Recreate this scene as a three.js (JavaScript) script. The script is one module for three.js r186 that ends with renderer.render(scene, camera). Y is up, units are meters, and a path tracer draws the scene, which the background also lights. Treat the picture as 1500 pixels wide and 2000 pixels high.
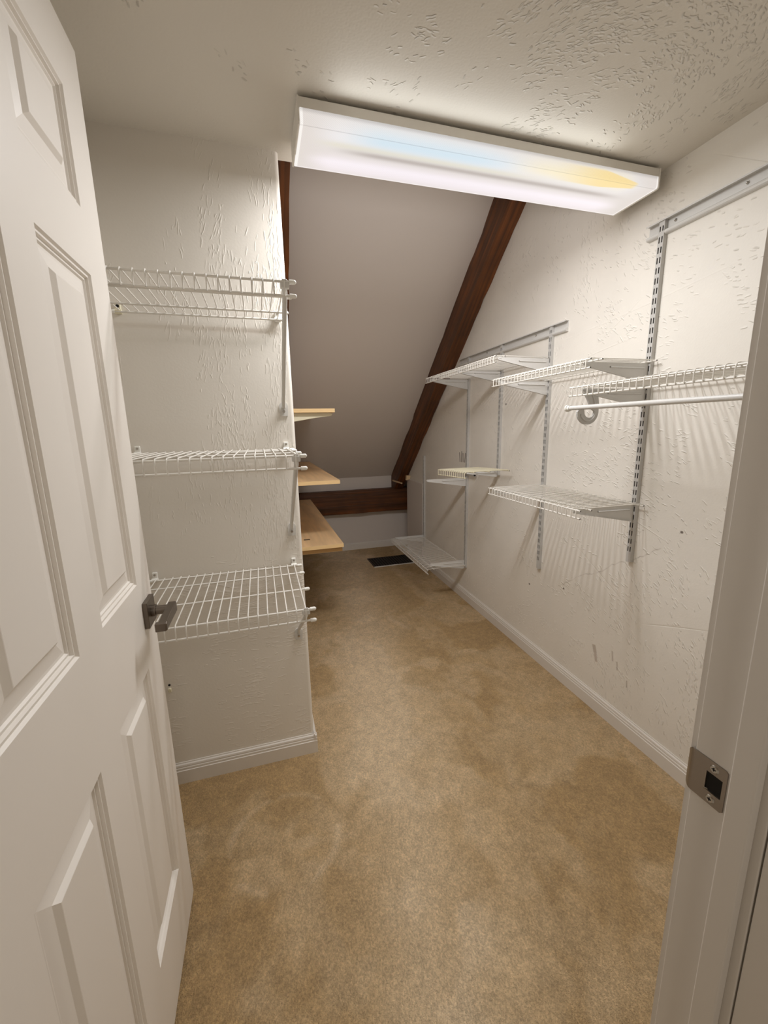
import * as THREE from 'three';
import { mergeGeometries } from 'three/addons/utils/BufferGeometryUtils.js';
import { RoundedBoxGeometry } from 'three/addons/geometries/RoundedBoxGeometry.js';
import { RectAreaLightUniformsLib } from 'three/addons/lights/RectAreaLightUniformsLib.js';

// ---------------------------------------------------------------- camera, light, exposure
RectAreaLightUniformsLib.init();
const scene = new THREE.Scene();
scene.background = new THREE.Color(0x000000);
const renderer = new THREE.WebGLRenderer({ antialias: true });
renderer.toneMapping = THREE.LinearToneMapping;
renderer.toneMappingExposure = 1.22;
renderer.shadowMap.enabled = true;
renderer.outputColorSpace = THREE.SRGBColorSpace;

const EYE = 1.31;
const rad = THREE.MathUtils.degToRad;
const camera = new THREE.PerspectiveCamera(2 * THREE.MathUtils.radToDeg(Math.atan(1000 / 801)), 0.75, 0.02, 30);
camera.position.set(0, EYE, 0);
camera.rotation.order = 'YXZ';
camera.rotation.set(rad(-11.45), rad(-16.4), rad(-1.2));
scene.add(camera);

// the fluorescent fixture: what each of its glowing faces gives off
const LAMP = { left: 47, right: 7, near: 4.3, far: 22, glow: 0.83 };
const UNSEEN_LAMP = 19;  // strength of the lamp out of view behind the camera

// fixture box, used by the lamp's builder below
const FX = { x0: 0.160, x1: 1.372, zn: -1.255, zf: -1.447, top: EYE + 0.847, mid: EYE + 0.822, bot: EYE + 0.787 };

function areaLight(w, h, pos, target, intensity, color) {
  const l = new THREE.RectAreaLight(color, intensity, w, h);
  l.position.set(...pos); l.lookAt(...target); l.castShadow = true;
  scene.add(l); return l;
}
{
  const half = (FX.zn - FX.zf) / 2 - 0.006, TUBE = 0.05, cool = new THREE.Color().setRGB(0.95, 0.985, 1.0), pink = new THREE.Color().setRGB(1.0, 0.96, 0.97);
  // the two tubes, each in a left and a right length
  for (const [cx, w, k] of [[0.49, 0.40, LAMP.left], [0.89, 0.40, LAMP.right]]) {
    areaLight(w, TUBE, [cx, FX.bot - 0.006, FX.zn - half * 0.5], [cx, 0, FX.zn - half * 0.5], k * half / TUBE, cool);
    areaLight(w, TUBE, [cx, FX.bot - 0.006, FX.zf + half * 0.5], [cx, 0, FX.zf + half * 0.5], k * half / TUBE, pink);
  }
  const cx = 0.70, w = 0.90;
  areaLight(w, 0.033, [cx, (FX.mid + FX.bot) / 2, FX.zn + 0.006], [cx, (FX.mid + FX.bot) / 2, 1], LAMP.near, cool);
  areaLight(w, 0.033, [cx, (FX.mid + FX.bot) / 2, FX.zf - 0.006], [cx, (FX.mid + FX.bot) / 2, -4], LAMP.far, pink);
}

// ---------------------------------------------------------------- helpers
let seed = 7;
function rnd() { seed = (seed * 1664525 + 1013904223) >>> 0; return seed / 4294967296; }
const rr = (a, b) => a + (b - a) * rnd();
const V = (x, y, z) => new THREE.Vector3(x, y, z);
const used = {};
function numbered(name) { const n = used[name] = (used[name] || 0) + 1; return n === 1 ? name : `${name}_${String(n - 1).padStart(3, '0')}`; }
function merge(list) {
  const gs = list.map((g) => { const n = g.index ? g.toNonIndexed() : g; for (const k of Object.keys(n.attributes)) if (!['position', 'normal', 'uv'].includes(k)) n.deleteAttribute(k); return n; });
  return gs.length === 1 ? gs[0] : mergeGeometries(gs, false);
}
function mesh(name, geos, material, parent) {
  const m = new THREE.Mesh(Array.isArray(geos) ? merge(geos) : geos, material);
  m.castShadow = true; m.receiveShadow = true;
  if (parent) { m.name = name; parent.add(m); } else { m.name = numbered(name); scene.add(m); }
  return m;
}
function thing(name, label, category, pos, turn = 0, group) {
  const o = new THREE.Group(); o.name = numbered(name); scene.add(o);
  o.position.set(...pos); o.rotation.y = turn;
  o.userData = { label, category }; if (group) o.userData.group = group;
  return o;
}
function tag(o, label, category, group) { o.userData = { label, category }; if (group) o.userData.group = group; return o; }
function struct(name, geos, material, label) { const m = mesh(name, geos, material); m.userData.kind = 'structure'; if (label) m.userData.label = label; return m; }
function structGroup(name, label) { const g = new THREE.Group(); g.name = numbered(name); g.userData = { kind: 'structure', label }; scene.add(g); return g; }
function bx(x0, x1, y0, y1, z0, z1) { const g = new THREE.BoxGeometry(Math.abs(x1 - x0), Math.abs(y1 - y0), Math.abs(z1 - z0)); g.translate((x0 + x1) / 2, (y0 + y1) / 2, (z0 + z1) / 2); return g; }
function rbx(x0, x1, y0, y1, z0, z1, r = 0.002, seg = 2) { const g = new RoundedBoxGeometry(Math.abs(x1 - x0), Math.abs(y1 - y0), Math.abs(z1 - z0), seg, r); g.translate((x0 + x1) / 2, (y0 + y1) / 2, (z0 + z1) / 2); return g; }
function cyl(a, b, r, seg = 12, r2 = r) { const d = b.clone().sub(a); const g = new THREE.CylinderGeometry(r2, r, d.length(), seg); g.applyQuaternion(new THREE.Quaternion().setFromUnitVectors(V(0, 1, 0), d.clone().normalize())); g.translate((a.x + b.x) / 2, (a.y + b.y) / 2, (a.z + b.z) / 2); return g; }
function ball(c, r, seg = 10) { const g = new THREE.SphereGeometry(r, seg, Math.max(6, seg - 2)); g.translate(c.x, c.y, c.z); return g; }
// polyline tube with mitred joints
function tube(pts, r, seg = 6) {
  const pos = [], nor = [], uv = [], idx = []; let up = null, len = 0;
  pts.forEach((p, i) => {
    const d = (i === 0 ? pts[1].clone().sub(p) : i === pts.length - 1 ? p.clone().sub(pts[i - 1]) : pts[i + 1].clone().sub(p).normalize().add(p.clone().sub(pts[i - 1]).normalize())).normalize();
    if (!up) { up = Math.abs(d.y) > 0.9 ? V(1, 0, 0) : V(0, 1, 0); }
    const s = d.clone().cross(up).normalize(); up = s.clone().cross(d).normalize();
    if (i) len += p.distanceTo(pts[i - 1]);
    for (let k = 0; k <= seg; k++) {
      const a = k / seg * Math.PI * 2, n = s.clone().multiplyScalar(Math.cos(a)).addScaledVector(up, Math.sin(a));
      pos.push(p.x + n.x * r, p.y + n.y * r, p.z + n.z * r); nor.push(n.x, n.y, n.z); uv.push(k / seg, len);
    }
  });
  const w = seg + 1;
  for (let i = 0; i < pts.length - 1; i++) for (let k = 0; k < seg; k++) { const a = i * w + k; idx.push(a, a + w, a + 1, a + 1, a + w, a + w + 1); }
  for (const [i, flip] of [[0, 0], [pts.length - 1, 1]]) {   // end caps
    const c = pos.length / 3; pos.push(pts[i].x, pts[i].y, pts[i].z);
    const d = (i ? pts[i].clone().sub(pts[i - 1]) : pts[0].clone().sub(pts[1])).normalize(); nor.push(d.x, d.y, d.z); uv.push(0, 0);
    for (let k = 0; k < seg; k++) flip ? idx.push(c, i * w + k, i * w + k + 1) : idx.push(c, k + 1, k);
  }
  const g = new THREE.BufferGeometry();
  g.setAttribute('position', new THREE.Float32BufferAttribute(pos, 3)); g.setAttribute('normal', new THREE.Float32BufferAttribute(nor, 3)); g.setAttribute('uv', new THREE.Float32BufferAttribute(uv, 2)); g.setIndex(idx);
  return g;
}
// closed 2-D outline [[a, b]...] extruded; axes: where a, b and the extrusion go
function prism(outline, depth, map, holes = [], bevel = 0) {
  const s = new THREE.Shape(outline.map(([a, b]) => new THREE.Vector2(a, b)));
  for (const h of holes) s.holes.push(new THREE.Path(h.map(([a, b]) => new THREE.Vector2(a, b))));
  const g = new THREE.ExtrudeGeometry(s, { depth, bevelEnabled: bevel > 0, bevelThickness: bevel, bevelSize: bevel, bevelOffset: -bevel, bevelSegments: 2, curveSegments: 8 });
  if (map) { g.applyMatrix4(map); if (map.determinant() < 0) { for (const k of ['position', 'normal', 'uv']) { const a = g.attributes[k].array, n = g.attributes[k].itemSize; for (let i = 0; i < a.length; i += 3 * n) for (let c = 0; c < n; c++) { const q = a[i + n + c]; a[i + n + c] = a[i + 2 * n + c]; a[i + 2 * n + c] = q; } } g.deleteAttribute('normal'); g.computeVertexNormals(); } }
  return g;
}
const basis = (x, y, z, o = V(0, 0, 0)) => new THREE.Matrix4().makeBasis(x, y, z).setPosition(o);
const X = V(1, 0, 0), Y = V(0, 1, 0), Z = V(0, 0, 1), nX = V(-1, 0, 0), nZ = V(0, 0, -1);
function uvFrom(g, fn) { const p = g.attributes.position, n = g.attributes.normal, uv = new Float32Array(p.count * 2); for (let i = 0; i < p.count; i++) { const [u, v] = fn(p.getX(i), p.getY(i), p.getZ(i), n.getX(i), n.getY(i), n.getZ(i)); uv[2 * i] = u; uv[2 * i + 1] = v; } g.setAttribute('uv', new THREE.BufferAttribute(uv, 2)); return g; }

// the frame of the long right wall: t runs away from the camera, off comes out of the wall into the room
const WA = V(0.017, 0, -1).normalize(), WN = V(-1, 0, -0.017).normalize(), WO = V(1.388, 0, 0);
const WTURN = Math.atan2(-1, -0.017);
const onWall = (t, y, off = 0) => WO.clone().addScaledVector(WA, t).addScaledVector(WN, off).add(V(0, y, 0)).toArray();

// ---------------------------------------------------------------- procedural textures
function hash(x, y, s) { let h = Math.imul(x, 374761393) + Math.imul(y, 668265263) + Math.imul(s, 2147483647 ^ 0x5bd1e995); h = Math.imul(h ^ (h >>> 13), 1274126177); return ((h ^ (h >>> 16)) >>> 0) / 4294967296; }
function vnoise(x, y, s) { const xi = Math.floor(x), yi = Math.floor(y), fx = x - xi, fy = y - yi, u = fx * fx * (3 - 2 * fx), v = fy * fy * (3 - 2 * fy); const a = hash(xi, yi, s), b = hash(xi + 1, yi, s), c = hash(xi, yi + 1, s), d = hash(xi + 1, yi + 1, s); return a + (b - a) * u + (c - a) * v + (a - b - c + d) * u * v; }
function fbm(x, y, s, o = 4) { let f = 0, a = 0.5, n = 0; for (let i = 0; i < o; i++) { f += a * vnoise(x, y, s + i * 17); n += a; x *= 2.03; y *= 2.03; a *= 0.5; } return f / n; }
function dataTex(w, h, fn, srgb, wrap = THREE.RepeatWrapping) {
  const d = new Uint8Array(w * h * 4);
  for (let j = 0; j < h; j++) for (let i = 0; i < w; i++) { const c = fn(i, j), k = (j * w + i) * 4; d[k] = Math.max(0, Math.min(255, c[0])); d[k + 1] = Math.max(0, Math.min(255, c[1])); d[k + 2] = Math.max(0, Math.min(255, c[2])); d[k + 3] = 255; }
  const t = new THREE.DataTexture(d, w, h); t.wrapS = t.wrapT = wrap; t.magFilter = THREE.LinearFilter; t.minFilter = THREE.LinearMipmapLinearFilter; t.generateMipmaps = true;
  if (srgb) t.colorSpace = THREE.SRGBColorSpace; t.needsUpdate = true; return t;
}
const heightTex = (w, h, H, wrap) => dataTex(w, h, (i, j) => { const v = H[j * w + i] * 255; return [v, v, v]; }, false, wrap);
// hand-trowelled plaster: a faintly wavy ground with clusters of short raised strokes and a few scrapes
function plaster(w, h, mx, my, opts) {
  const H = new Float32Array(w * h), sx = w / mx, sy = h / my;
  for (let j = 0; j < h; j++) for (let i = 0; i < w; i++) H[j * w + i] = 0.42 + 0.10 * (opts.flat ?? 1) * (fbm(i / sx * 9, j / sy * 9, opts.seed, 3) - 0.5) + 0.035 * (vnoise(i / sx * 260, j / sy * 260, opts.seed + 5) - 0.5);
  const stroke = (x, y, ang, len, wd, amp, curve) => {
    const n = Math.max(3, Math.round(len * sx));
    for (let k = 0; k <= n; k++) {
      const f = k / n, a = ang + curve * (f - 0.5); x += Math.cos(a) * len / n; y += Math.sin(a) * len / n;
      const e = Math.sin(f * Math.PI) ** 0.6, R = Math.ceil(wd * 2.5 * sx);
      const ci = Math.round(x * sx), cj = Math.round(y * sy);
      for (let dj = -R; dj <= R; dj++) for (let di = -R; di <= R; di++) {
        const ii = ci + di, jj = cj + dj; if (ii < 0 || jj < 0 || ii >= w || jj >= h) continue;
        const px = ii / sx - x, py = jj / sy - y, across = -px * Math.sin(a) + py * Math.cos(a), along = px * Math.cos(a) + py * Math.sin(a);
        if (Math.abs(along) > wd) continue;
        const q = across / wd, v = amp * e * (q > 0 ? Math.exp(-q * q * 0.7) : Math.exp(-q * q * 4));
        const o = jj * w + ii; if (amp > 0) H[o] = Math.max(H[o], 0.42 + v); else H[o] = Math.min(H[o], 0.42 + v);
      }
    }
  };
  const save = seed; seed = opts.seed * 977 + 13;
  for (let c = 0; c < opts.clusters; c++) {
    let x, y, tries = 0; do { x = rnd() * mx; y = rnd() * my; } while (opts.density && rnd() > opts.density(x, y) && tries++ < 60);
    const vary = opts.vary ?? 0.5, curl = opts.curl ?? 1.2, a0 = opts.angle(x, y) + rr(-vary, vary), n = Math.round(rr(3, opts.many || 14)), spread = rr(0.02, opts.spread || 0.07);
    for (let k = 0; k < n; k++) stroke(x + rr(-spread, spread), y + rr(-spread, spread) * (opts.tall || 1.2), a0 + rr(-vary, vary), rr(0.006, opts.len || 0.035), rr(0.0011, 0.0022) * (opts.fine || 1), rr(0.18, 0.5), rr(-curl, curl));
  }
  for (const [x0, y0, x1, y1, wd, amp] of opts.lines || []) stroke(x0, y0, Math.atan2(y1 - y0, x1 - x0), Math.hypot(x1 - x0, y1 - y0), wd, amp, rr(-0.08, 0.08));
  seed = save; return H;
}
const RW = { t0: 0.55, t1: 2.75, y0: 0, y1: 2.2 };   // the stretch of right wall that carries its own relief
const wallRightH = heightTex(2048, 2048, plaster(2048, 2048, 2.2, 2.2, {
  seed: 3, clusters: 560, many: 15, len: 0.024, spread: 0.075, vary: 0.35, curl: 0.8, angle: (x, y) => 0.75 + 0.5 * Math.sin(x * 3 + y * 2), density: (x, y) => (0.3 + 0.75 * fbm(x * 3, y * 3, 91, 3) ** 2 * 3) * (x < 1.1 ? 1 : 0.45),
  lines: [[0.60, 0.51, 1.08, 0.78, 0.002, -0.2], [0.4, 1.78, 1.25, 1.70, 0.003, 0.12], [0.75, 1.64, 1.15, 1.58, 0.002, 0.2], [1.1, 1.56, 1.7, 1.42, 0.002, 0.14], [0.3, 1.95, 0.55, 2.12, 0.0016, -0.2], [0.55, 0.88, 0.75, 0.95, 0.0018, 0.25], [0.62, 1.02, 0.7, 1.06, 0.002, 0.35], [0.35, 0.62, 0.62, 0.52, 0.002, -0.22], [0.75, 1.78, 0.95, 1.66, 0.0016, 0.2]],
}), THREE.MirroredRepeatWrapping);
const stubH = heightTex(768, 2048, plaster(768, 2048, 0.82, 2.2, {
  seed: 11, clusters: 170, many: 28, len: 0.036, spread: 0.035, tall: 2.6, vary: 0.22, curl: 0.6, fine: 0.75, angle: (x, y) => (y < 0.8 ? 0.1 : 1.45), density: (x, y) => (0.05 + 0.95 * Math.max(0, (x - 0.38) / 0.44) ** 2 + 0.35 * Math.exp(-(((x - 0.6) / 0.05) ** 2))) * (y > 1.85 ? 0.15 : y < 0.5 ? 0.4 : 1),
}), THREE.MirroredRepeatWrapping);
const ceilingH = heightTex(2048, 1600, plaster(2048, 1600, 2.0, 1.56, {
  seed: 23, clusters: 260, many: 22, len: 0.016, spread: 0.06, flat: 0.4, angle: (x, y) => 0.3 + 1.2 * Math.sin(x * 4), density: (x, y) => 0.01 + Math.exp(-(((x - 1.4) / 0.38) ** 2 + ((y - 0.85) / 0.26) ** 2)),
}), THREE.MirroredRepeatWrapping);

// scuffs and dark strokes on the right wall's paint
const wallRightC = (() => {
  const N = 1024, c = document.createElement('canvas'); c.width = N; c.height = N; const g = c.getContext('2d');
  g.fillStyle = 'rgb(238,233,224)'; g.fillRect(0, 0, N, N);
  const P = (t, y) => [(t - RW.t0) / 2.6 * N, N - (y - RW.y0) / 2.2 * N];
  const line = (t0, y0, t1, y1, w, col) => { g.strokeStyle = col; g.lineWidth = w; g.beginPath(); g.moveTo(...P(t0, y0)); g.lineTo(...P(t1, y1)); g.stroke(); };
  line(1.397, 0.31, 1.385, 0.275, 8, 'rgba(165,148,136,0.5)'); line(1.385, 0.275, 1.375, 0.235, 6, 'rgba(165,148,136,0.45)');
  line(1.292, 0.335, 1.285, 0.29, 3, 'rgba(155,140,130,0.45)'); line(1.262, 0.3, 1.258, 0.262, 2.5, 'rgba(155,140,130,0.45)'); line(1.205, 0.245, 1.202, 0.215, 2, 'rgba(140,125,115,0.5)');
  { let t = 1.66, y = 0.50; while (t > 1.12) { const t2 = t - 0.012, y2 = y + 0.0068 + rr(-0.007, 0.007); line(t, y, t2, y2, rr(0.6, 1.6), `rgba(130,116,104,${rr(0.1, 0.5)})`); t = t2; y = y2; } }
  for (let k = 0; k < 5; k++) { const t = 2.715 + k * 0.026; line(t, 1.055, t + rr(-0.008, 0.008), 1.12 + rr(0, 0.03), 4, 'rgba(60,50,42,0.6)'); }
  for (const [t, y] of [[2.215, 1.44], [0.86, 1.255], [0.87, 0.8], [1.05, 0.93], [1.62, 0.5], [1.9, 0.42]]) { const [a, b] = P(t, y); g.fillStyle = 'rgba(90,80,72,0.8)'; g.beginPath(); g.arc(a, b, 2.2, 0, 7); g.fill(); }
  const d = g.getImageData(0, 0, N, N).data;
  const tex = dataTex(N, N, (i, j) => { const k = ((N - 1 - j) * N + i) * 4, n = 1 + 0.03 * (fbm(i / 60, j / 60, 5, 3) - 0.5); return [d[k] * n, d[k + 1] * n, d[k + 2] * n]; }, true, THREE.ClampToEdgeWrapping);
  tex.repeat.set(2.2 / 2.6, 1); return tex;
})();

// carpet: beige cut pile with darker swaths where the nap lies the other way
const CX0 = -0.85, CX1 = 1.85, CZ0 = 0.35, CZ1 = -4.45;
const carpetC = dataTex(2048, 2048, (i, j) => {
  const x = CX0 + i / 2048 * (CX1 - CX0), z = CZ0 - j / 2048 * (CZ0 - CZ1);
  const wx = x + 0.12 * (fbm(x * 5, z * 5, 41, 3) - 0.5), wz = z + 0.18 * (fbm(x * 5 + 9, z * 5, 42, 3) - 0.5);
  const mid = 0.18 - 0.20 * z - 0.012 * z * z, walk = Math.exp(-(((wx - mid) / (0.17 - 0.03 * z)) ** 2));   // the trodden way down the middle
  let a = fbm(wx * 4.2, wz * 3.2, 51, 4); a = Math.max(0, Math.min(1, (a - 0.42) / 0.16)); a = a * a * (3 - 2 * a);
  const arc = Math.exp(-(((Math.hypot((x + 0.02) / 1.05, z + 1.16) - 0.165) / 0.012) ** 2)) * (fbm(x * 9, z * 9, 44, 2) > 0.47 ? 0.3 : 0);
  const l = Math.min(1, 0.85 * walk + 0.42 * a * (0.3 + 0.7 * fbm(wx * 9, wz * 9, 47, 3) * 1.6) + arc);
  const b = fbm(wx * 12, wz * 10, 57, 3) - 0.5, c = fbm(x * 45, z * 45, 61, 3) - 0.5, f = vnoise(x * 310, z * 300, 71) - 0.5, f2 = vnoise(x * 640, z * 620, 73) - 0.5;
  const k = 1.03 + 0.07 * b + 0.14 * c + 0.20 * f + 0.16 * f2;
  return [(180 + 42 * l) * k, (150 + 48 * l) * k, (107 + 57 * l) * k];
}, true, THREE.ClampToEdgeWrapping);
const carpetH = dataTex(512, 512, (i, j) => { const v = 255 * (0.55 * hash(i >> 2, j >> 2, 3) + 0.45 * hash(i, j, 9)); return [v, v, v]; }, false);

// dark stained timber and pale veneer, grain along u
const timberC = dataTex(1024, 256, (i, j) => {
  const u = i / 1024 * 3, v = j / 256; const g = fbm(u * 2.2, v * 34 + 2 * fbm(u * 1.3, v * 3, 7, 3), 31, 4), s = fbm(u * 9, v * 5, 33, 3), k = 0.45 + 0.75 * g * (0.5 + s);
  return [114 * k, 64 * k, 24 * k];
}, true, THREE.MirroredRepeatWrapping);
const timberH = dataTex(1024, 256, (i, j) => { const v = 255 * fbm(i / 1024 * 8, j / 256 * 42, 35, 4); return [v, v, v]; }, false, THREE.MirroredRepeatWrapping);
const veneerC = dataTex(1024, 512, (i, j) => {
  const u = i / 1024 * 2, v = j / 512; const w = fbm(u * 1.6, v * 4, 81, 3), g = Math.sin((v * 26 + 9 * w) * 2.2), k = 0.95 + 0.045 * g * fbm(u * 3, v * 8, 83, 2) + 0.10 * (fbm(u * 4, v * 60, 85, 3) - 0.5) + 0.12 * (w - 0.5);
  return [252 * k, 213 * k, 163 * k];
}, true, THREE.MirroredRepeatWrapping);
const brushedH = dataTex(256, 256, (i, j) => { const v = 255 * (0.7 * hash(3, j, 4) + 0.3 * hash(i, j, 5)); return [v, v, v]; }, false);

const std = (o) => new THREE.MeshStandardMaterial(o);
const M = {
  wallR: std({ map: wallRightC, roughness: 0.55, bumpMap: wallRightH, bumpScale: 0.0046 }),
  stub: std({ color: 0xe8e2d8, roughness: 0.55, bumpMap: stubH, bumpScale: 0.0024 }),
  ceil: std({ color: 0xdcd6cb, roughness: 0.6, bumpMap: ceilingH, bumpScale: 0.007 }),
  plain: std({ color: 0xe4ded4, roughness: 0.75 }),
  slope: std({ color: 0xdfd7d0, roughness: 0.8 }),
  trim: std({ color: 0xe4ded6, roughness: 0.4 }),
  door: std({ color: 0xf1ebe3, roughness: 0.42 }),
  carpet: std({ map: carpetC, roughness: 1, bumpMap: carpetH, bumpScale: 0.004 }),
  timber: std({ map: timberC, roughness: 0.55, bumpMap: timberH, bumpScale: 0.002 }),
  veneer: std({ map: veneerC, roughness: 0.5 }),
  band: std({ color: 0xecca94, roughness: 0.5 }),
  wire: std({ color: 0xe9e5dd, roughness: 0.35 }),
  wireGrey: std({ color: 0xd6d3cd, roughness: 0.4 }),
  cream: std({ color: 0xe6dfc4, roughness: 0.4 }),
  steel: std({ color: 0xc6c4c0, roughness: 0.42 }),
  railMetal: std({ color: 0xd6d4d0, roughness: 0.4 }),
  plastic: std({ color: 0xf1efe8, roughness: 0.3 }),
  nickel: std({ color: 0x9b938a, roughness: 0.33, metalness: 1, bumpMap: brushedH, bumpScale: 0.0001 }),
  pewter: std({ color: 0x756c63, roughness: 0.36, metalness: 0.9 }),
  screw: std({ color: 0xb9b5ae, roughness: 0.25, metalness: 1 }),
  dark: std({ color: 0x14110e, roughness: 0.9 }),
  brown: std({ color: 0x3a2c20, roughness: 0.6 }),
  rawWood: std({ color: 0xe2c69c, roughness: 0.7 }),
};

// ---------------------------------------------------------------- the setting
const CEIL = EYE + 0.857, STUBZ = -1.510, SX = 0.122;
const KNEEZ = -4.32, SLOPE = 0.84, SLOPE0 = EYE - 0.507;          // slope height above the knee wall
const slopeY = (z) => SLOPE0 + SLOPE * (z - KNEEZ);

// floor: one carpet through door and closet
struct('floor', uvFrom(bx(-1.3, 1.85, -0.05, 0, -4.45, 1.9), (x, y, z) => [(x - CX0) / (CX1 - CX0), (CZ0 - z) / (CZ0 - CZ1)]), M.carpet);
M.carpet.bumpMap.repeat.set(11, 19);

// right wall
{
  const g = bx(-4.04, 0.1, 0, 3.1, -0.1, 0);                       // local x = -t
  uvFrom(g, (x, y) => [(-x - RW.t0) / 2.2, y / 2.2]);
  const w = struct('wall_right', g, M.wallR); w.position.set(...onWall(0, 0)); w.rotation.y = WTURN;
}
// the rounded front face of the block on the left that carries the wire shelves
{
  const r = 0.012, o = [[-0.5, STUBZ - 0.12], [SX, STUBZ - 0.12]];
  for (let k = 0; k <= 6; k++) { const a = k / 6 * Math.PI / 2; o.push([SX - r + r * Math.cos(a), STUBZ - r + r * Math.sin(a)]); }
  o.push([-0.5, STUBZ]);
  const g = prism(o, CEIL, basis(X, Z, Y)); // outline in x, z; extruded up
  uvFrom(g, (x, y, z) => [(x + 0.7) / 0.82, y / 2.2]);
  const m = struct('wall_stub', g, M.stub); m.material.side = THREE.DoubleSide;
}
struct('wall_left', bx(0.0, SX, 0, 3.1, -4.42, STUBZ - 0.12), M.plain);
struct('wall_entry_left', bx(-0.56, -0.46, 0, CEIL, STUBZ - 0.02, -0.31), M.plain);
struct('ceiling', uvFrom(bx(-0.56, 1.5, CEIL, CEIL + 0.12, -1.552, -0.225), (x, y, z) => [(x + 0.56) / 2.0, (-z) / 1.56]), M.ceil);
struct('wall_riser', bx(-0.1, 1.6, CEIL + 0.12, 3.12, -1.552, -1.45), M.plain);
struct('ceiling_upper', bx(-0.1, 1.6, 3.0, 3.1, -1.9, -1.552), M.plain);
struct('ceiling_slope', prism([[KNEEZ - 0.1, SLOPE0 - SLOPE * 0.1], [-1.68, slopeY(-1.68)], [-1.68, slopeY(-1.68) + 0.14], [KNEEZ - 0.1, slopeY(KNEEZ) + 0.1]], 1.9, basis(Z, Y, nX, V(1.9, 0, 0))), M.slope);
struct('wall_back', bx(0, 1.9, 0, SLOPE0 + 0.05, KNEEZ - 0.1, KNEEZ), M.slope);
struct('wall_end_filler', bx(1.62, 1.72, 0, 1.4, KNEEZ, -4.0), M.slope);  // unseen filler, added to close the gap light-tight

// unseen lamp behind the camera, placed to light the door, carpet and left wall
{
  const c = [0.1, CEIL, 0.95], t = structGroup('unseen_hall_lamp', 'unseen round lamp behind the camera, lighting the closet through the doorway'); t.position.set(...c);
  mesh('base', [cyl(V(0, 0, 0), V(0, -0.025, 0), 0.19, 32)], M.plastic, t);
  const dome = new THREE.SphereGeometry(0.17, 32, 10, 0, Math.PI * 2, Math.PI / 2, Math.PI / 2); dome.scale(1, 0.3, 1); dome.translate(0, -0.026, 0);
  mesh('shade', dome, std({ color: 0xf2ece2, roughness: 0.4, emissive: 0xfff0dc, emissiveIntensity: 0.9 }), t);
  areaLight(0.30, 0.30, [c[0], c[1] - 0.085, c[2]], [c[0], 0, c[2]], UNSEEN_LAMP, new THREE.Color().setRGB(1.0, 0.95, 0.88));
}

// wall round the doorway and the hall behind the camera
const JX = 0.485, JZ0 = -0.311, JZ1 = -0.231, LJ = -0.290;
struct('wall_front', [bx(JX + 0.02, 1.5, 0, CEIL, JZ0, JZ1), bx(-0.56, LJ - 0.02, 0, CEIL, JZ0, JZ1), bx(LJ - 0.02, JX + 0.02, 2.065, CEIL, JZ0, JZ1)], M.plain);
struct('wall_hall_right', bx(1.5, 1.6, 0, 2.3, -0.3, 1.9), M.plain);
struct('wall_hall_left', bx(-1.3, -1.2, 0, 2.3, -0.3, 1.9), M.plain);
struct('wall_hall_back', bx(-1.3, 1.6, 0, 2.3, 1.8, 1.9), M.plain);
struct('wall_hall_front', [bx(-1.3, -0.56, 0, 2.3, -0.311, -0.229)], M.plain);
struct('ceiling_hall', bx(-1.3, 1.6, CEIL, CEIL + 0.1, -0.229, 1.9), M.plain);

// skirting boards: a flat board with a beaded top
const baseProfile = (h = 0.085, d = 0.012) => [[0, 0], [d, 0], [d, h * 0.64], [d * 0.82, h * 0.66], [d * 0.82, h * 0.76], [d * 0.6, h * 0.80], [d * 0.72, h * 0.84], [d * 0.62, h * 0.91], [d * 0.3, h * 0.95], [d * 0.25, h], [0, h]];
{
  const g = prism(baseProfile(), 3.73, basis(Z, Y, nX, V(-0.31, 0, 0)));
  const b = struct('baseboard_right', g, M.trim); b.position.set(...onWall(0, 0)); b.rotation.y = WTURN;
}
struct('baseboard_left', [prism(baseProfile(), SX + 0.46 + 0.0115, basis(Z, Y, nX, V(SX + 0.0115, 0, STUBZ))), prism(baseProfile(), 2.8, basis(X, Y, Z, V(SX, 0, STUBZ - 2.789)))], M.trim);
struct('baseboard_back', prism(baseProfile(0.075), 1.6, basis(Z, Y, nX, V(1.68, 0, KNEEZ))), M.trim);
// patch of board over the low far end of the right wall
{ const p = struct('trim_1', [rbx(-4.045, -3.60, 0, EYE - 0.516, 0, 0.008, 0.002)], M.slope, 'low white board at the far end of the right wall'); p.position.set(...onWall(0, 0)); p.rotation.y = WTURN; }

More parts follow.
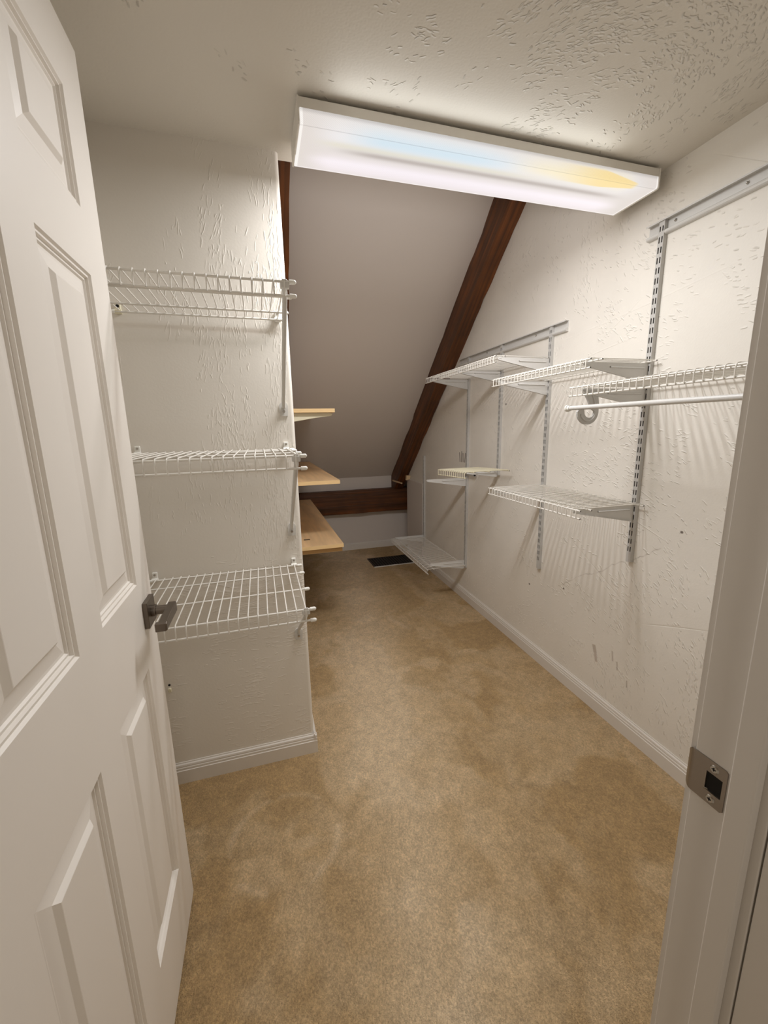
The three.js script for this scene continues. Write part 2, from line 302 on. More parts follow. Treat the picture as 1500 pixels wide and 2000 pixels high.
// ---------------------------------------------------------------- door frame on the right, with strike plate
{
  const f = structGroup('trim_2', 'white door frame at the right edge of the picture');
  mesh('jamb', [rbx(JX, JX + 0.02, 0, 2.065, JZ0, JZ1, 0.0015)], M.trim, f);
  mesh('jamb', [bx(LJ - 0.02, LJ, 0, 2.065, JZ0, JZ1)], M.trim, f);
  mesh('jamb', [bx(LJ, JX, 2.045, 2.065, JZ0, JZ1)], M.trim, f);
  mesh('door_stop', [rbx(JX - 0.012, JX, 0, 2.045, -0.265, -0.240, 0.002)], M.trim, f);
  const cas = [[0, 0], [0.058, 0], [0.058, -0.012], [0.05, -0.017], [0.03, -0.015], [0.012, -0.012], [0.003, -0.0115], [0, -0.0095]];
  mesh('casing', [prism(cas, 2.1, basis(X, Z, nY(), V(JX + 0.006, 2.1, JZ0)))], M.trim, f);
  mesh('casing', [rbx(JX + 0.0005, JX + 0.03, 0, 2.1, JZ1 + 0.0018, 0.10, 0.001)], M.trim, f);
  // strike plate lying on the jamb face: outline in (z, y), lip curving round the closet edge
  const cy = EYE - 0.4215, sp = new THREE.Group(); sp.name = 'strike_plate'; f.add(sp); sp.userData.label = 'satin nickel strike plate screwed to the jamb';
  const h = 0.0285, outline = [[-0.3105, h], [-0.275, h], [-0.2725, h - 0.0025], [-0.2725, -h + 0.0025], [-0.275, -h], [-0.3105, -h]];
  const hole = [[-0.2945, 0.0125], [-0.2945, -0.0125], [-0.2765, -0.0125], [-0.2765, 0.0125]];
  const plate = mesh('plate', [prism(outline, 0.0016, basis(Z, Y, nX, V(JX, cy, 0)), [hole])], M.nickel, sp);
  const lip = []; for (let k = 0; k <= 8; k++) { const a = k / 8 * Math.PI / 2; lip.push([0.010 * (1 - Math.cos(a)) - 0.0016, -0.0105 * Math.sin(a)]); }
  const lipShape = lip.concat(lip.slice().reverse().map(([a, b]) => [a + 0.0014, b + 0.0006]));
  const lg = prism(lipShape, 2 * h, basis(X, Z, nY(), V(JX, cy + h, -0.3105)));
  { const p = lg.attributes.position; for (let i = 0; i < p.count; i++) { const d = (-0.3105 - p.getZ(i)) / 0.0105, s = 1 - 0.32 * Math.max(0, d) ** 2; p.setY(i, cy + (p.getY(i) - cy) * s); } lg.computeVertexNormals(); }
  mesh('lip', [lg], M.nickel, sp);
  mesh('latch_hole', [bx(JX - 0.0003, JX + 0.012, cy - 0.0122, cy + 0.0122, -0.2943, -0.2767)], M.dark, sp);
  mesh('tongue', [tube([V(JX - 0.001, cy - 0.0125, -0.2955), V(JX + 0.003, cy - 0.0118, -0.288), V(JX + 0.004, cy - 0.0112, -0.278)], 0.0016, 6)], M.screw, sp);
  for (const s of [1, -1]) {
    const c = V(JX - 0.0016, cy + s * 0.0205, -0.2868);
    mesh('screw', [cyl(c, c.clone().add(V(-0.0012, 0, 0)), 0.0050, 18, 0.0040)], M.screw, sp);
    mesh('screw_slot', [bx(c.x - 0.0016, c.x - 0.0009, c.y - 0.0021, c.y + 0.0021, c.z - 0.0005, c.z + 0.0005), bx(c.x - 0.0016, c.x - 0.0009, c.y - 0.0005, c.y + 0.0005, c.z - 0.0021, c.z + 0.0021)], M.dark, sp);
  }
}
function nY() { return V(0, -1, 0); }

// ---------------------------------------------------------------- six-panel door, swung open along the left
{
  const d = structGroup('door_1', 'white six-panel door standing open on the left');
  d.position.set(-0.283, 0.012, -0.36); d.rotation.y = Math.PI / 2;         // local x runs from hinge to free edge, local z is the face seen
  const Wd = 0.711, Hd = 2.018, cols = [[0.101, 0.308], [0.403, 0.612]];
  const y = (v) => EYE + v - 0.012, rows = [[y(-1.095), y(-0.526)], [y(-0.325), y(0.297)], [y(0.411), y(0.602)]];
  const holes = []; for (const [a, b] of cols) for (const [c, e] of rows) holes.push([[a, c], [a, e], [b, e], [b, c]]);
  mesh('door_slab', [prism([[0, 0], [Wd, 0], [Wd, Hd], [0, Hd]], 0.012, basis(X, Y, Z, V(0, 0, -0.012)), holes), bx(0, Wd, 0, Hd, -0.035, -0.012)], M.door, d);
  const ring = [[0, 0], [0.003, -0.0045], [0.0075, -0.0035], [0.0095, -0.0085], [0.014, -0.0075], [0.0165, -0.0108], [0.021, -0.0108], [0.043, -0.0070], [0.0500, -0.0010], [0.0510, -0.0006]];
  for (const [a, b] of cols) for (const [c, e] of rows) {
    const pos = [], quad = (p, q, r, s) => pos.push(...p, ...q, ...r, ...p, ...r, ...s);
    const R = (k) => { const [i, z] = ring[k]; return [[a + i, c + i, z], [b - i, c + i, z], [b - i, e - i, z], [a + i, e - i, z]]; };
    for (let k = 0; k < ring.length - 1; k++) { const p = R(k), q = R(k + 1); for (let m = 0; m < 4; m++) { const n = (m + 1) % 4; quad(p[m], p[n], q[n], q[m]); } }
    const l = R(ring.length - 1); quad(l[0], l[1], l[2], l[3]);
    const g = new THREE.BufferGeometry(); g.setAttribute('position', new THREE.Float32BufferAttribute(pos, 3)); g.computeVertexNormals();
    uvFrom(g, (x, yy) => [x, yy]);
    mesh('panel', g, M.door, d);
  }
  // lever handle
  const hx = 0.656, hy = y(-0.406), hd = new THREE.Group(); hd.name = 'door_handle'; hd.userData.label = 'dark pewter lever handle on a square plate'; d.add(hd);
  mesh('rosette', [rbx(hx - 0.031, hx + 0.031, hy - 0.031, hy + 0.031, 0, 0.0105, 0.0012)], M.pewter, hd);
  mesh('collar', [cyl(V(hx, hy, 0.010), V(hx, hy, 0.017), 0.0135, 20), cyl(V(hx, hy, 0.017), V(hx, hy, 0.020), 0.0145, 20)], M.pewter, hd);
  mesh('spindle', [cyl(V(hx, hy, 0.019), V(hx, hy, 0.050), 0.0105, 20)], M.pewter, hd);
  const arm = prism([[0.012, 0.0115], [0.010, 0.013], [-0.094, 0.0095], [-0.099, 0.006], [-0.101, -0.006], [-0.099, -0.0095], [-0.085, -0.0092], [-0.018, -0.0105], [0.010, -0.0115], [0.0125, -0.008]], 0.014, basis(X, Y, Z, V(hx, hy, 0.046)), [], 0.0018);
  mesh('lever', [arm, rbx(hx - 0.1015, hx - 0.088, hy - 0.0105, hy + 0.0085, 0.038, 0.060, 0.002)], M.pewter, hd);
}

// ---------------------------------------------------------------- timbers
function timber(name, label, len, w, dep, place, sd) {
  const n = 60, g = new THREE.BoxGeometry(len, dep, w, n, 6, 6), p = g.attributes.position;
  for (let i = 0; i < p.count; i++) {        // wane: uneven arrises along the sawn faces
    const x = p.getX(i), yy = p.getY(i), z = p.getZ(i);
    const ey = Math.abs(yy) / (dep / 2), ez = Math.abs(z) / (w / 2), corner = Math.min(ey, ez) > 0.99 ? 1 : 0;
    const q = (yy > 0 ? 1 : 2) + (z > 0 ? 10 : 20), k = corner * Math.max(0, fbm(x * 5, q, sd, 3) - 0.45) * 0.03;
    const wob = 0.003 * (fbm(x * 7, q + yy * 9 + z * 5, sd + 3, 2) - 0.5);
    p.setY(i, yy - Math.sign(yy) * k * 0.5 + wob); p.setZ(i, z - Math.sign(z) * k + wob);
  }
  g.computeVertexNormals();
  uvFrom(g, (x, yy, z, nx, ny) => [x / 3, Math.abs(ny) > 0.6 ? z / 0.5 + 0.2 : yy / 0.5 + 0.7]);
  const m = mesh(name, g, M.timber); tag(m, label, 'beam'); place(m); return m;
}
const PITCH = Math.atan(SLOPE);
function rafter(label, xc, zFoot, sd, along) {        // xc centre, underside 0.172 below the slope face, measured square to it
  const dep = 0.172, zTop = -1.72, len = (zTop - zFoot) / Math.cos(PITCH), zc = (zTop + zFoot) / 2;
  timber('rafter', label, len, 0.098, dep, (m) => {
    const off = 0.172 - dep / 2;                // centre below the slope
    m.position.set(xc(zc), slopeY(zc) - off * Math.cos(PITCH), zc + off * Math.sin(PITCH));
    m.rotation.set(0, 0, 0); m.quaternion.setFromRotationMatrix(basis(V(0, Math.sin(PITCH), Math.cos(PITCH)), V(0, Math.cos(PITCH), -Math.sin(PITCH)), nX)); if (along) m.quaternion.premultiply(new THREE.Quaternion().setFromAxisAngle(Y, -0.017));
  }, sd);
}
rafter('dark brown sloping rafter against the right wall behind the wire shelves', (z) => 1.388 - 0.017 * z - 0.050, -4.42, 5, true);
rafter('dark brown sloping rafter mostly hidden behind the left wall corner', () => SX + 0.049, -4.42, 9);
timber('purlin', 'dark brown horizontal beam low across the back wall', 1.75, 0.10, 0.25, (m) => { m.position.set(SX + 0.87, EYE - 0.760, KNEEZ + 0.05); }, 14);
{ const s = mesh('wood_strip', [prism([[0, 0], [0.30, 0.006], [0.30, 0.018], [0, 0.015]], 0.010, basis(Z, Y, nX, V(1.3610, EYE - 0.560, -4.24)))], M.rawWood); tag(s, 'thin pale wood strip on the side of the right rafter near its foot', 'wood strip'); }
{ const s = mesh('wood_offcut', [prism([[0, 0], [0.040, 0.008], [0.046, 0.045], [0.004, 0.050]], 0.03, basis(X, Y, Z, V(1.410, EYE - 0.522, -3.985)))], M.rawWood); tag(s, 'small pale wood offcut at the lower tip of the right rafter', 'offcut'); }

// ---------------------------------------------------------------- fluorescent ceiling light
{
  const { x0, x1, zn, zf, top, mid, bot } = FX, zc = (zn + zf) / 2;
  const t = thing('ceiling_light', 'long white fluorescent ceiling light with a ribbed glowing diffuser', 'ceiling light', [(x0 + x1) / 2, CEIL, zc]);
  const L = x1 - x0, hz = (zn - zf) / 2, a = top - CEIL, b = mid - CEIL, c = bot - CEIL;
  mesh('housing', [rbx(-L / 2, L / 2, b - 0.002, a, -hz, hz, 0.002), bx(-L / 2 + 0.03, L / 2 - 0.03, a, 0, -hz + 0.05, hz - 0.03)], M.wire, t);
  // diffuser: ribbed skin around three sides, glowing in the colours of its two tubes
  const path = [[hz, b], [hz, c + 0.006], [hz - 0.0015, c + 0.002], [hz - 0.005, c], [-hz + 0.005, c], [-hz + 0.0015, c + 0.002], [-hz, c + 0.006], [-hz, b]];
  const cum = [0]; for (let k = 1; k < path.length; k++) cum.push(cum[k - 1] + Math.hypot(path[k][0] - path[k - 1][0], path[k][1] - path[k - 1][1]));
  const pos = [], uv = [], put = (x, k) => { pos.push(x, path[k][1], path[k][0]); uv.push((x + L / 2) / L, cum[k] / cum[cum.length - 1]); };
  const N = 24; for (let i = 0; i < N; i++) { const xa = -L / 2 + 0.004 + (L - 0.008) * i / N, xb = -L / 2 + 0.004 + (L - 0.008) * (i + 1) / N; for (let k = 0; k < path.length - 1; k++) { put(xa, k); put(xa, k + 1); put(xb, k); put(xb, k); put(xa, k + 1); put(xb, k + 1); } }
  const g = new THREE.BufferGeometry(); g.setAttribute('position', new THREE.Float32BufferAttribute(pos, 3)); g.setAttribute('uv', new THREE.Float32BufferAttribute(uv, 2)); g.computeVertexNormals();
  const ss = (e0, e1, v) => { const q = Math.max(0, Math.min(1, (v - e0) / (e1 - e0))); return q * q * (3 - 2 * q); };
  const glow = dataTex(1024, 256, (i, j) => {
    const u = (i + 0.5) / 1024, v = (j + 0.5) / 256;               // v: 0 near upper edge, about 0.14 ridge, 0.86 far ridge
    const ends = ss(0.01, 0.10, u) * (1 - ss(0.88, 0.985, u));
    const edge = ss(0, 0.05, v);
    const tubeA = Math.exp(-(((v - 0.22) / 0.20) ** 2)), tubeB = Math.exp(-(((v - 0.70) / 0.17) ** 2));
    const gap = Math.exp(-(((v - 0.445) / 0.045) ** 2)) * ss(0.06, 0.2, u) * (1 - ss(0.82, 0.97, u));
    let r = 230, gg = 222, bb = 216;                                // bare diffuser
    const mixIn = (R, G, B, k) => { k = Math.max(0, Math.min(1, k)); r += (R - r) * k; gg += (G - gg) * k; bb += (B - bb) * k; };
    mixIn(243, 240, 240, tubeA * ends); mixIn(249, 240, 243, 1.1 * tubeB * ends);
    mixIn(255, 247, 252, 0.8 * Math.exp(-(((v - 0.66) / 0.07) ** 2)) * ends);
    mixIn(214, 234, 246, 0.85 * Math.exp(-(((v - 0.20) / 0.13) ** 2)) * ss(0.08, 0.2, u) * (1 - ss(0.42, 0.62, u)));
    mixIn(232, 226, 205, 0.6 * Math.exp(-(((v - 0.36) / 0.05) ** 2)) * ss(0.02, 0.1, u) * (1 - ss(0.5, 0.7, u)));
    mixIn(253, 240, 205, 0.8 * Math.exp(-(((v - 0.17) / 0.12) ** 2)) * ss(0.5, 0.66, u) * (1 - ss(0.88, 0.93, u)));
    const ye = ss(0.64, 0.84, u) * (1 - ss(0.915, 0.935, u + 1.3 * Math.max(0, Math.abs(v - 0.17) - 0.05))) * (1 - ss(0.11, 0.145, Math.abs(v - 0.17)));
    mixIn(252, 224, 156, 0.85 * ye);
    mixIn(186, 176, 170, 0.8 * gap);
    if (v > 0.835 && v < 0.862) mixIn(255, 248, 246, 0.7);
    if (u < 0.010 || u > 0.992) mixIn(255, 250, 244, 0.9);
    const rib = 1 - 0.05 * ((i + j) % 4 < 2 ? 1 : 0), seam = Math.abs(v - 0.155) < 0.005 ? 0.9 : 1;
    const k = rib * seam * (0.86 + 0.14 * edge);
    return [r * k, gg * k, bb * k];
  }, true, THREE.ClampToEdgeWrapping);
  mesh('diffuser', g, std({ color: 0x222222, roughness: 0.4, emissive: 0xffffff, emissiveMap: glow, emissiveIntensity: LAMP.glow, side: THREE.DoubleSide }), t);
  for (const s of [-1, 1]) mesh('end_plate', [prism([[hz + 0.002, a], [hz + 0.002, c + 0.003], [hz - 0.003, c - 0.002], [-hz + 0.003, c - 0.002], [-hz - 0.002, c + 0.003], [-hz - 0.002, a]], 0.004, basis(Z, Y, nX, V(s * L / 2 + 0.002, 0, 0)))], M.wire, t);
}

// ---------------------------------------------------------------- wire shelves
// local frame: x along the shelf, z from the wall (0) to the front, y = 0 at the deck; each wire a part
const WR = 0.0019, RR = 0.0031;
function wireShelf(o, { x0, x1, depth, lip, pitch = 0.0258, rods, caps = 0.02, capBalls = true, mat = M.wire, first = 0.006, last = 0.006, mid = [] }) {
  const f = depth, b = 0.012, yt = 0.0;
  const g = tube([V(0, yt, b), V(0, yt, f - 0.008), V(0, yt - 0.001, f - 0.002), V(0, yt - 0.005, f + 0.0018), V(0, yt - 0.012, f + 0.0028), V(0, yt - lip, f + 0.0028)], WR, 6);
  const n = Math.round((x1 - x0 - first - last) / pitch);
  for (let i = 0; i <= n; i++) { const m = mesh('cross_wire', g, mat, o); m.position.x = x0 + first + (x1 - x0 - first - last) * i / n; }
  const yr = yt - WR - RR;
  const list = [...rods.map((z) => [yr, z]), [yr, f - 0.0015], [yt - lip + 0.002, f - 0.0015]];
  for (const [yy, z] of list) {
    const r = mesh('rod', tube([V(x0 - caps, yy, z), V(x1 + caps, yy, z)], RR, 8), mat, o);
    if (capBalls) for (const s of capBalls === 'right' ? [1] : capBalls === 'left' ? [-1] : [-1, 1]) { const e = s > 0 ? x1 + caps : x0 - caps; mesh('end_cap', [cyl(V(e - s * 0.012, yy, z), V(e, yy, z), RR * 1.75, 10), ball(V(e, yy, z), RR * 1.75, 10)], M.plastic, r); }
  }
}
function wallClip(o, x, up, open) {      // white plastic clip that pins the back rod to the wall, with its screw
  const c = mesh('wall_clip', [rbx(x - 0.008, x + 0.008, -0.010, up ? 0.022 : 0.010, 0.0005, 0.010, 0.002), cyl(V(x - 0.010, -0.004, 0.012), V(x + 0.010, -0.004, 0.012), 0.007, 10)], open ? M.cream : M.plastic, o);
  if (open) mesh('screw_hole', [cyl(V(x, 0.012, 0.009), V(x, 0.012, 0.0106), 0.0048, 14)], M.dark, c);
  else mesh('screw', [cyl(V(x, 0.014, 0.009), V(x, 0.014, 0.0115), 0.0036, 12)], M.screw, c);
}
// three on the face of the left wall block (x right, z towards the door)
const LEFT = [
  { y: 0.366, d: 0.385, lip: 0.039, label: 'topmost of the three white wire shelves on the left wall, seen from below' },
  { y: -0.060, d: 0.405, lip: 0.040, label: 'middle of the three white wire shelves on the left wall' },
  { y: -0.487, d: 0.418, lip: 0.041, label: 'lowest of the three white wire shelves on the left wall, beside the door handle' },
];
for (const s of LEFT) {
  const o = thing('wire_shelf', s.label, 'shelf', [-0.135, EYE + s.y, STUBZ], 0, 'wire shelves on the left wall');
  wireShelf(o, { x0: -0.245, x1: 0.228, depth: s.d, lip: s.lip, rods: [0.016, 0.105, 0.262], caps: 0.018 });
  wallClip(o, 0.222, true); wallClip(o, -0.244, true, s === LEFT[0]);
}
// braces from the shelf fronts down to the wall
const BR = [[0.366, 0.385, 0.073], [-0.060, 0.405, -0.357], [-0.487, 0.418, -0.776]];
const braceWord = ['topmost', 'middle', 'lowest'];
BR.forEach(([ys, d, yw], i) => {
  const o = thing('shelf_brace', `white diagonal brace under the ${braceWord[i]} wire shelf of the left wall`, 'bracket', [0.088, EYE + yw, STUBZ], 0, 'braces of the left wire shelves');
  const h = ys - yw - 0.008;
  mesh('strut', [tube([V(0, 0.006, 0.006), V(0, 0.03, 0.022), V(0, h - 0.02, d - 0.014), V(0, h - 0.004, d - 0.006)], 0.0062, 8)], M.wireGrey, o);
  mesh('hook', [rbx(-0.011, 0.011, h - 0.012, h + 0.003, d - 0.013, d + 0.003, 0.003), tube([V(-0.008, h, d - 0.004), V(-0.004, h + 0.007, d), V(0.004, h + 0.007, d), V(0.008, h, d - 0.004)], 0.0022, 6)], M.wireGrey, o);
  const p = []; for (let k = 0; k <= 10; k++) { const a = Math.PI * k / 10; p.push([0.015 * Math.cos(a), 0.010 + 0.016 * Math.sin(a)]); } p.push([-0.013, -0.022], [0.013, -0.022]);
  const ft = mesh('foot_plate', [prism(p, 0.004, basis(X, Y, Z, V(0, 0, 0)))], M.wireGrey, o);
  mesh('screw', [cyl(V(0, -0.006, 0.004), V(0, -0.006, 0.0075), 0.0042, 12)], M.screw, ft);
});
{ // spare anchor left in the wall
  const o = thing('wall_anchor', 'small cream plastic anchor left in the wall below the lowest left shelf', 'wall anchor', [-0.383, EYE - 0.905, STUBZ]);
  mesh('plug', [cyl(V(0, -0.008, 0), V(0, -0.008, 0.008), 0.005, 10), rbx(-0.006, 0.006, -0.02, -0.004, 0, 0.005, 0.002)], M.cream, o);
  mesh('hole', [cyl(V(0, 0.008, -0.001), V(0, 0.008, 0.0012), 0.0042, 10)], M.dark, o);
}

// ---------------------------------------------------------------- track system on the right wall
function railProfile() { return [[0, 0], [0.0205, 0], [0.0205, -0.005], [0.0188, -0.005], [0.0188, -0.0018], [0.0022, -0.0018], [0.0022, -0.031], [0.0060, -0.0325], [0.0115, -0.0335], [0.0150, -0.0365], [0.0160, -0.0405], [0.0150, -0.0445], [0.0115, -0.0475], [0.0060, -0.0485], [0, -0.0485]]; }
function rail(label, t0, t1, y, screws) {
  const o = thing('hanging_rail', label, 'rail', onWall(t0, EYE + y, 0), WTURN, 'hanging rails of the right wall');
  mesh('channel', [prism(railProfile(), t1 - t0, basis(Z, Y, nX))], M.railMetal, o);       // local x = -(t - t0)
  for (const t of screws) mesh('screw', [cyl(V(t0 - t, -0.017, 0.002), V(t0 - t, -0.017, 0.0045), 0.0055, 14, 0.0045), ball(V(t0 - t, -0.017, 0.004), 0.004, 10)], M.screw, o);
}
rail('higher and nearer white hanging rail, running out of the picture at the right', 0.36, 1.306, 0.690, [1.205, 0.985, 0.6]);
rail('lower white hanging rail further back, beside the dark rafter', 1.708, 2.835, 0.477, [1.95, 2.45]);

function standard(label, t, yTop, yBot) {
  const L = yTop - yBot, o = thing('shelf_standard', label, 'shelf standard', onWall(t, EYE + yBot, 0), WTURN, 'slotted standards of the right wall');
  const w = 0.0108, holes = [], n = Math.floor((L - 0.02) / 0.033);
  for (let k = 0; k < n; k++) for (const s of [-1, 1]) { const yy = L - 0.028 - k * 0.033, xx = s * 0.0052; holes.push([[xx - 0.0024, yy - 0.010], [xx - 0.0024, yy + 0.010], [xx + 0.0024, yy + 0.010], [xx + 0.0024, yy - 0.010]]); }
  mesh('slotted_face', [prism([[-w, 0], [w, 0], [w, L], [-w, L]], 0.0015, basis(X, Y, Z, V(0, 0, 0.0145)), holes)], M.steel, o);
  mesh('side_flange', [bx(-w, -w + 0.0016, 0, L, 0.0003, 0.0146)], M.steel, o);
  mesh('side_flange', [bx(w - 0.0016, w, 0, L, 0.0003, 0.0146)], M.steel, o);
  mesh('channel_shade', [bx(-w + 0.0016, w - 0.0016, 0.002, L - 0.002, 0.0003, 0.004)], M.dark, o);  // black strip in the channel gives the slots their shade
}
const ST = { 0: 0.685, 1: 1.245, 2: 1.815, 3: 2.262, 4: 2.685, 5: 3.545 };
standard('white slotted standard nearest the door frame, under the near rail', ST[0], 0.686, -0.55);
standard('tall white slotted standard at the end of the near rail, behind the hanging rod', ST[1], 0.688, -0.548);
standard('white slotted standard at the near end of the far rail', ST[2], 0.474, -0.766);
standard('short white slotted standard in the middle of the far rail', ST[3], 0.474, -0.30);
standard('white slotted standard beside the rafter, reaching down to the floor-level shelf', ST[4], 0.474, -1.045);
standard('short white slotted standard low in the far corner of the right wall', ST[5], -0.25, -1.12);

function bracket(label, t, y, len = 0.300, hgt = 0.066) {
  y -= 0.001;
  const o = thing('shelf_bracket', label, 'bracket', onWall(t, EYE + y, 0), WTURN, 'shelf brackets of the right wall');
  const prof = [[0.0165, 0], [len - 0.008, 0], [len - 0.002, -0.003], [len, -0.009], [len - 0.006, -0.0145], [0.03, -hgt], [0.0165, -hgt]];
  mesh('arm', [prism(prof, 0.003, basis(Z, Y, nX, V(0.0015, 0, 0)))], M.railMetal, o);
  mesh('flange', [prism([[0.03, -hgt], [len - 0.006, -0.0145], [len - 0.006, -0.0125], [0.03, -hgt + 0.003]], 0.012, basis(Z, Y, nX, V(0.006, 0, 0)))], M.railMetal, o);
  mesh('rib', [tube([V(0.0022, -0.018, 0.035), V(0.0022, -0.016, len * 0.62)], 0.0032, 6), tube([V(-0.0022, -0.018, 0.035), V(-0.0022, -0.016, len * 0.62)], 0.0032, 6)], M.railMetal, o);
  mesh('lip_catch', [rbx(-0.004, 0.004, -0.008, -0.0005, len - 0.016, len - 0.004, 0.002)], M.railMetal, o);
  return o;
}
bracket('bracket under the shelf above the hanging rod, at the tall standard', ST[1], 0.128);
bracket('bracket under the shelf above the hanging rod, half hidden by the door frame', ST[0], 0.128);
bracket('bracket at the near end of the middle upper wire shelf', ST[1], 0.218);
bracket('bracket at the far end of the middle upper wire shelf', ST[2], 0.218);
bracket('bracket at the near end of the upper far wire shelf', ST[2], 0.326);
bracket('bracket in the middle of the upper far wire shelf', ST[3], 0.326);
bracket('bracket at the far end of the upper far wire shelf, before the rafter', ST[4], 0.326);
bracket('bracket at the near end of the lower middle wire shelf', ST[1], -0.312);
bracket('bracket at the far end of the lower middle wire shelf', ST[2], -0.312);
bracket('bracket at the near end of the floor-level wire shelf', ST[4], -0.985);
bracket('bracket at the far end of the floor-level wire shelf', ST[5], -1.0);
bracket('bare bracket below the small cream shelf, carrying nothing', ST[4], -0.358, 0.325, 0.062);
bracket('bracket under the small tilted cream wire shelf', ST[3], -0.262, 0.25, 0.045);

function wallShelf(label, t0, t1, y, depth, opts) {
  const o = thing('wire_shelf', label, 'shelf', onWall(t0, EYE + y, 0), WTURN, 'wire shelves on the right wall');
  wireShelf(o, { x0: t0 - t1, x1: 0, depth, lip: 0.036, pitch: 0.0254, rods: [0.022, depth - 0.05], caps: 0.012, capBalls: false, ...opts });
  return o;
}
wallShelf('upper far white wire shelf in front of the dark rafter', 1.822, 2.71, 0.334, 0.315);
wallShelf('white wire shelf just above and beyond the hanging rod shelf', 1.215, 1.838, 0.226, 0.308);
wallShelf('nearest white wire shelf, above the hanging rod', 0.625, 1.285, 0.137, 0.308);
wallShelf('lower white wire shelf between the two long standards', 1.205, 1.835, -0.304, 0.312);
wallShelf('white wire shelf close above the carpet in the far corner', 2.665, 3.59, -1.022, 0.322);
{
  const o = thing('wire_shelf', 'small cream wire shelf lying tilted on a bracket near the far corner', 'shelf', onWall(2.095, EYE - 0.250, 0.020), WTURN + 0.04);
  o.rotation.order = 'YXZ'; o.rotation.z = 0.036;
  wireShelf(o, { x0: -0.355, x1: 0, depth: 0.305, lip: 0.036, pitch: 0.0262, rods: [0.02, 0.15, 0.25], caps: 0.008, capBalls: false, mat: M.cream });
}
{ // short tube hanging at standard 4
  const o = thing('rod_socket', 'short grey tube with an open end fixed beside the far standard', 'tube', onWall(2.60, EYE - 0.327, 0.022), WTURN);
  mesh('tube', [tube([V(-0.075, 0, 0), V(0.06, 0, 0)], 0.010, 12)], M.steel, o);
  mesh('open_end', [cyl(V(0.0595, 0, 0), V(0.0606, 0, 0), 0.0075, 12)], M.dark, o);
}
// hanging rod and its hook
{
  const t0 = 1.300, y0 = EYE + 0.0605, off = 0.306;
  const o = thing('hanging_rod', 'white clothes rod hanging below the nearest wire shelf', 'clothes rod', onWall(t0, y0, off), WTURN);
  mesh('pole', [tube([V(0, 0, 0), V(1.0, -0.0065, 0)], 0.0080, 16)], M.railMetal, o);
  mesh('end_cap', [cyl(V(-0.005, 0, 0), V(0.002, 0, 0), 0.0128, 18), cyl(V(0.002, 0, 0), V(0.012, 0, 0), 0.0098, 18)], M.plastic, o);
}
function rodHook(label, t) {
  const o = thing('rod_hook', label, 'hook', onWall(t, EYE, 0), WTURN, 'hooks of the hanging rod');
  const cz = 0.268, cy = 0.046, R = 0.046, r = 0.0215, out = [];
  out.push([0.312, 0.128], [0.297, 0.112], [0.282, 0.096], [0.2665, 0.066]);                 // room-side edge of the neck
  for (let k = 0; k <= 10; k++) { const a = Math.PI + 0.0 - (Math.PI * k / 10) ; out.push([cz + r * Math.cos(a) * 1, cy - r * Math.sin(a)]); }   // inner curve wall side to room side
  out.push([cz + r + 0.004, cy + 0.012], [cz + r + 0.014, cy + 0.010], [cz + R, cy + 0.006]);
  for (let k = 0; k <= 14; k++) { const a = Math.PI * k / 14; out.push([cz + R * Math.cos(a), cy - R * Math.sin(a)]); }
  out.push([0.222, 0.07], [0.226, 0.10], [0.236, 0.128]);
  // the outline goes down the neck's room side to the inner curve
  const shape = [[0.300, 0.122], [0.284, 0.104], [0.270, 0.084], [0.2600, 0.060]];
  for (let k = 0; k <= 12; k++) { const a = Math.PI * (0.62 + 0) - Math.PI * 0.0; const b = -Math.PI * k / 12; shape.push([cz - 0.006 + (-r) * Math.cos(b) * 1, cy + r * Math.sin(b)]); }
  shape.push([cz + r - 0.004, cy + 0.010], [cz + R - 0.010, cy + 0.010]);
  for (let k = 0; k <= 16; k++) { const b = -Math.PI * k / 16; shape.push([cz + R * Math.cos(b), cy + R * Math.sin(b)]); }
  shape.push([0.223, 0.075], [0.228, 0.10], [0.236, 0.122]);
  mesh('hook_body', [prism(shape, 0.006, basis(Z, Y, nX, V(0.003, 0, 0)), [], 0.001)], M.steel, o);
  const groove = [V(0.0035, 0.118, 0.262), V(0.0035, 0.085, 0.246), V(0.0035, 0.05, 0.2385)]; for (let k = 1; k <= 10; k++) { const a = Math.PI * k / 11; groove.push(V(0.0035, cy - 0.034 * Math.sin(a), cz - 0.0325 * Math.cos(a))); }
  mesh('rib', [tube(groove, 0.0034, 6)], M.steel, o);
}
rodHook('white hook holding the hanging rod at the tall standard', ST[1]);

// ---------------------------------------------------------------- pale wooden shelves along the left wall
function woodShelf(label, y, xr, zFar, zNotch = zFar, th = 0.021) {
  const o = thing('wooden_shelf', label, 'shelf', [SX, EYE + y, -2.43], 0, 'pale wooden shelves behind the left wall');
  const w = xr - SX, L = 2.43 + zFar;                              // zFar negative: L negative length away
  const Ln = 2.43 + zNotch, nx = zNotch === zFar ? 0.001 : 0.112;
  const g = prism([[0.001, -0.002], [w - 0.002, -0.002], [w - 0.002, L], [nx, L], [nx, Ln], [0.001, Ln]], th, basis(X, Z, nY(), V(0, 0, 0))); uvFrom(g, (x, yy, z) => [z / 2, x / 1]);
  mesh('board', g, M.veneer, o);
  mesh('edge_band', [rbx(0.001, w, -th - 0.0003, 0.0003, -0.002, 0.0008, 0.0005)], M.band, o);
  mesh('edge_band', [rbx(w - 0.002, w + 0.0005, -th - 0.0003, 0.0003, L, -0.0005, 0.0005)], M.band, o);
  return o;
}
woodShelf('highest of the three pale wooden shelves behind the left wall, on a cream bracket', 0.122, 0.430, -3.55, -3.28);
woodShelf('middle of the three pale wooden shelves behind the left wall', -0.296, 0.443, -4.05, -3.77);
woodShelf('lowest and longest of the three pale wooden shelves behind the left wall', -0.693, 0.450, -4.20);
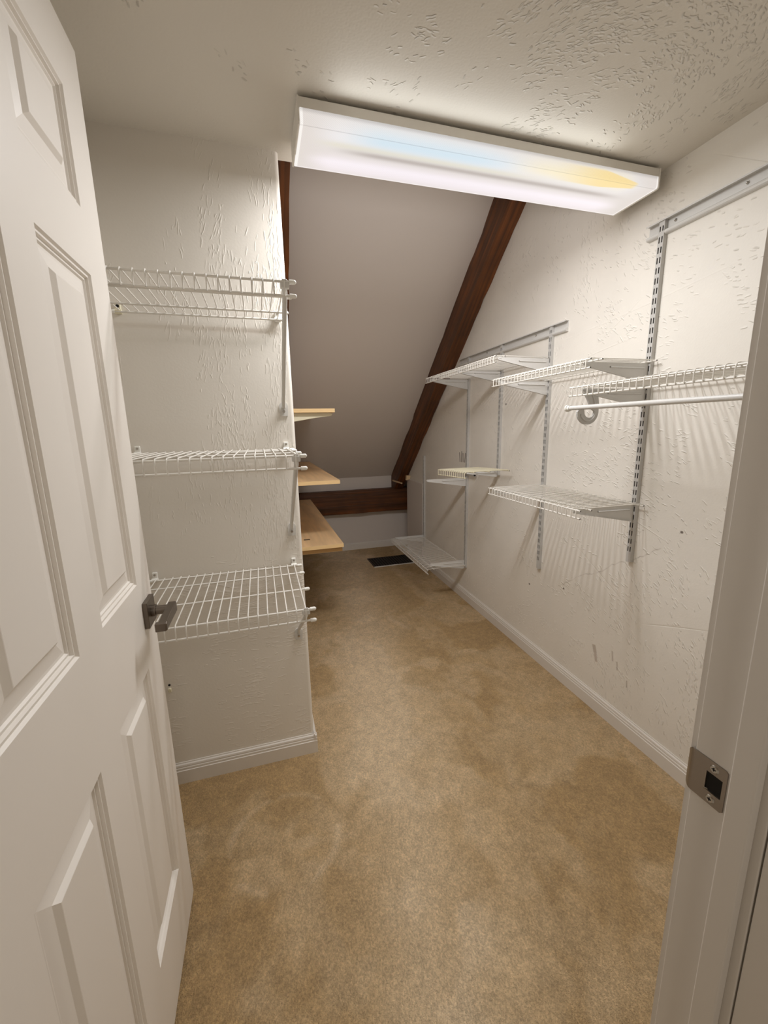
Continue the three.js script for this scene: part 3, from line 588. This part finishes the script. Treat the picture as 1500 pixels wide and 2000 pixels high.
{
  const o = tag(mesh('wooden_shelf', [rbx(SX + 0.001, 0.445, EYE - 0.745, EYE - 0.7145, -4.1, -2.45, 0.0015)], std({ color: 0xb9935f, roughness: 0.6 })), 'tan board stacked directly beneath the lowest wooden shelf', 'board');
}
{
  const o = thing('shelf_bracket', 'cream bracket with a rounded tip under the highest wooden shelf', 'bracket', [SX, EYE + 0.101, -2.46]);
  const p = [[0, 0], [0.285, 0], [0.296, -0.004], [0.298, -0.014], [0.290, -0.020], [0.20, -0.030], [0.10, -0.046], [0, -0.062]];
  mesh('arm', [prism(p, 0.014, basis(X, Y, Z, V(0, 0, -0.02)), [], 0.002)], M.cream, o);
}
{ const s = mesh('metal_pin', [rbx(0.222, 0.262, EYE - 0.692, EYE - 0.688, -2.60, -2.594, 0.001)], M.dark); tag(s, 'short dark metal pin lying on the lowest wooden shelf', 'pin'); }

// ---------------------------------------------------------------- floor register, run back over the shaded floor
{
  const o = thing('floor_register_and_shade', 'dark brown metal floor register with a light front edge, drawn deeper to darken the shaded floor below the low wire shelf', 'floor vent', [1.17, 0, -3.79]);
  const w = 0.205, d = 0.14;  // lengthened backwards, so its dark rear paints the shade under the shelf
  mesh('frame', [rbx(-w, w, 0, 0.006, d - 0.012, d, 0.001), rbx(-w, w, 0, 0.006, -d, -d + 0.012, 0.001), rbx(-w, -w + 0.014, 0, 0.006, -d, d, 0.001), rbx(w - 0.014, w, 0, 0.006, -d, d, 0.001)], M.brown, o);
  mesh('well', [bx(-w + 0.01, w - 0.01, 0.0005, 0.0012, -d + 0.01, d - 0.01)], M.dark, o);
  for (let k = 0; k < 14; k++) { const x = -w + 0.03 + k * (2 * w - 0.06) / 13; mesh('louvre', [rbx(x - 0.003, x + 0.003, 0.001, 0.005, -d + 0.012, d - 0.012, 0.001)], M.brown, o); }
  const e = mesh('front_edge', [rbx(-w, w, 0, 0.009, d, d + 0.006, 0.001)], M.wireGrey, o); e.userData.label = 'light metal front edge';
}

scene.traverse((o) => { if (o.isMesh) { o.castShadow = true; o.receiveShadow = true; } });
renderer.render(scene, camera);
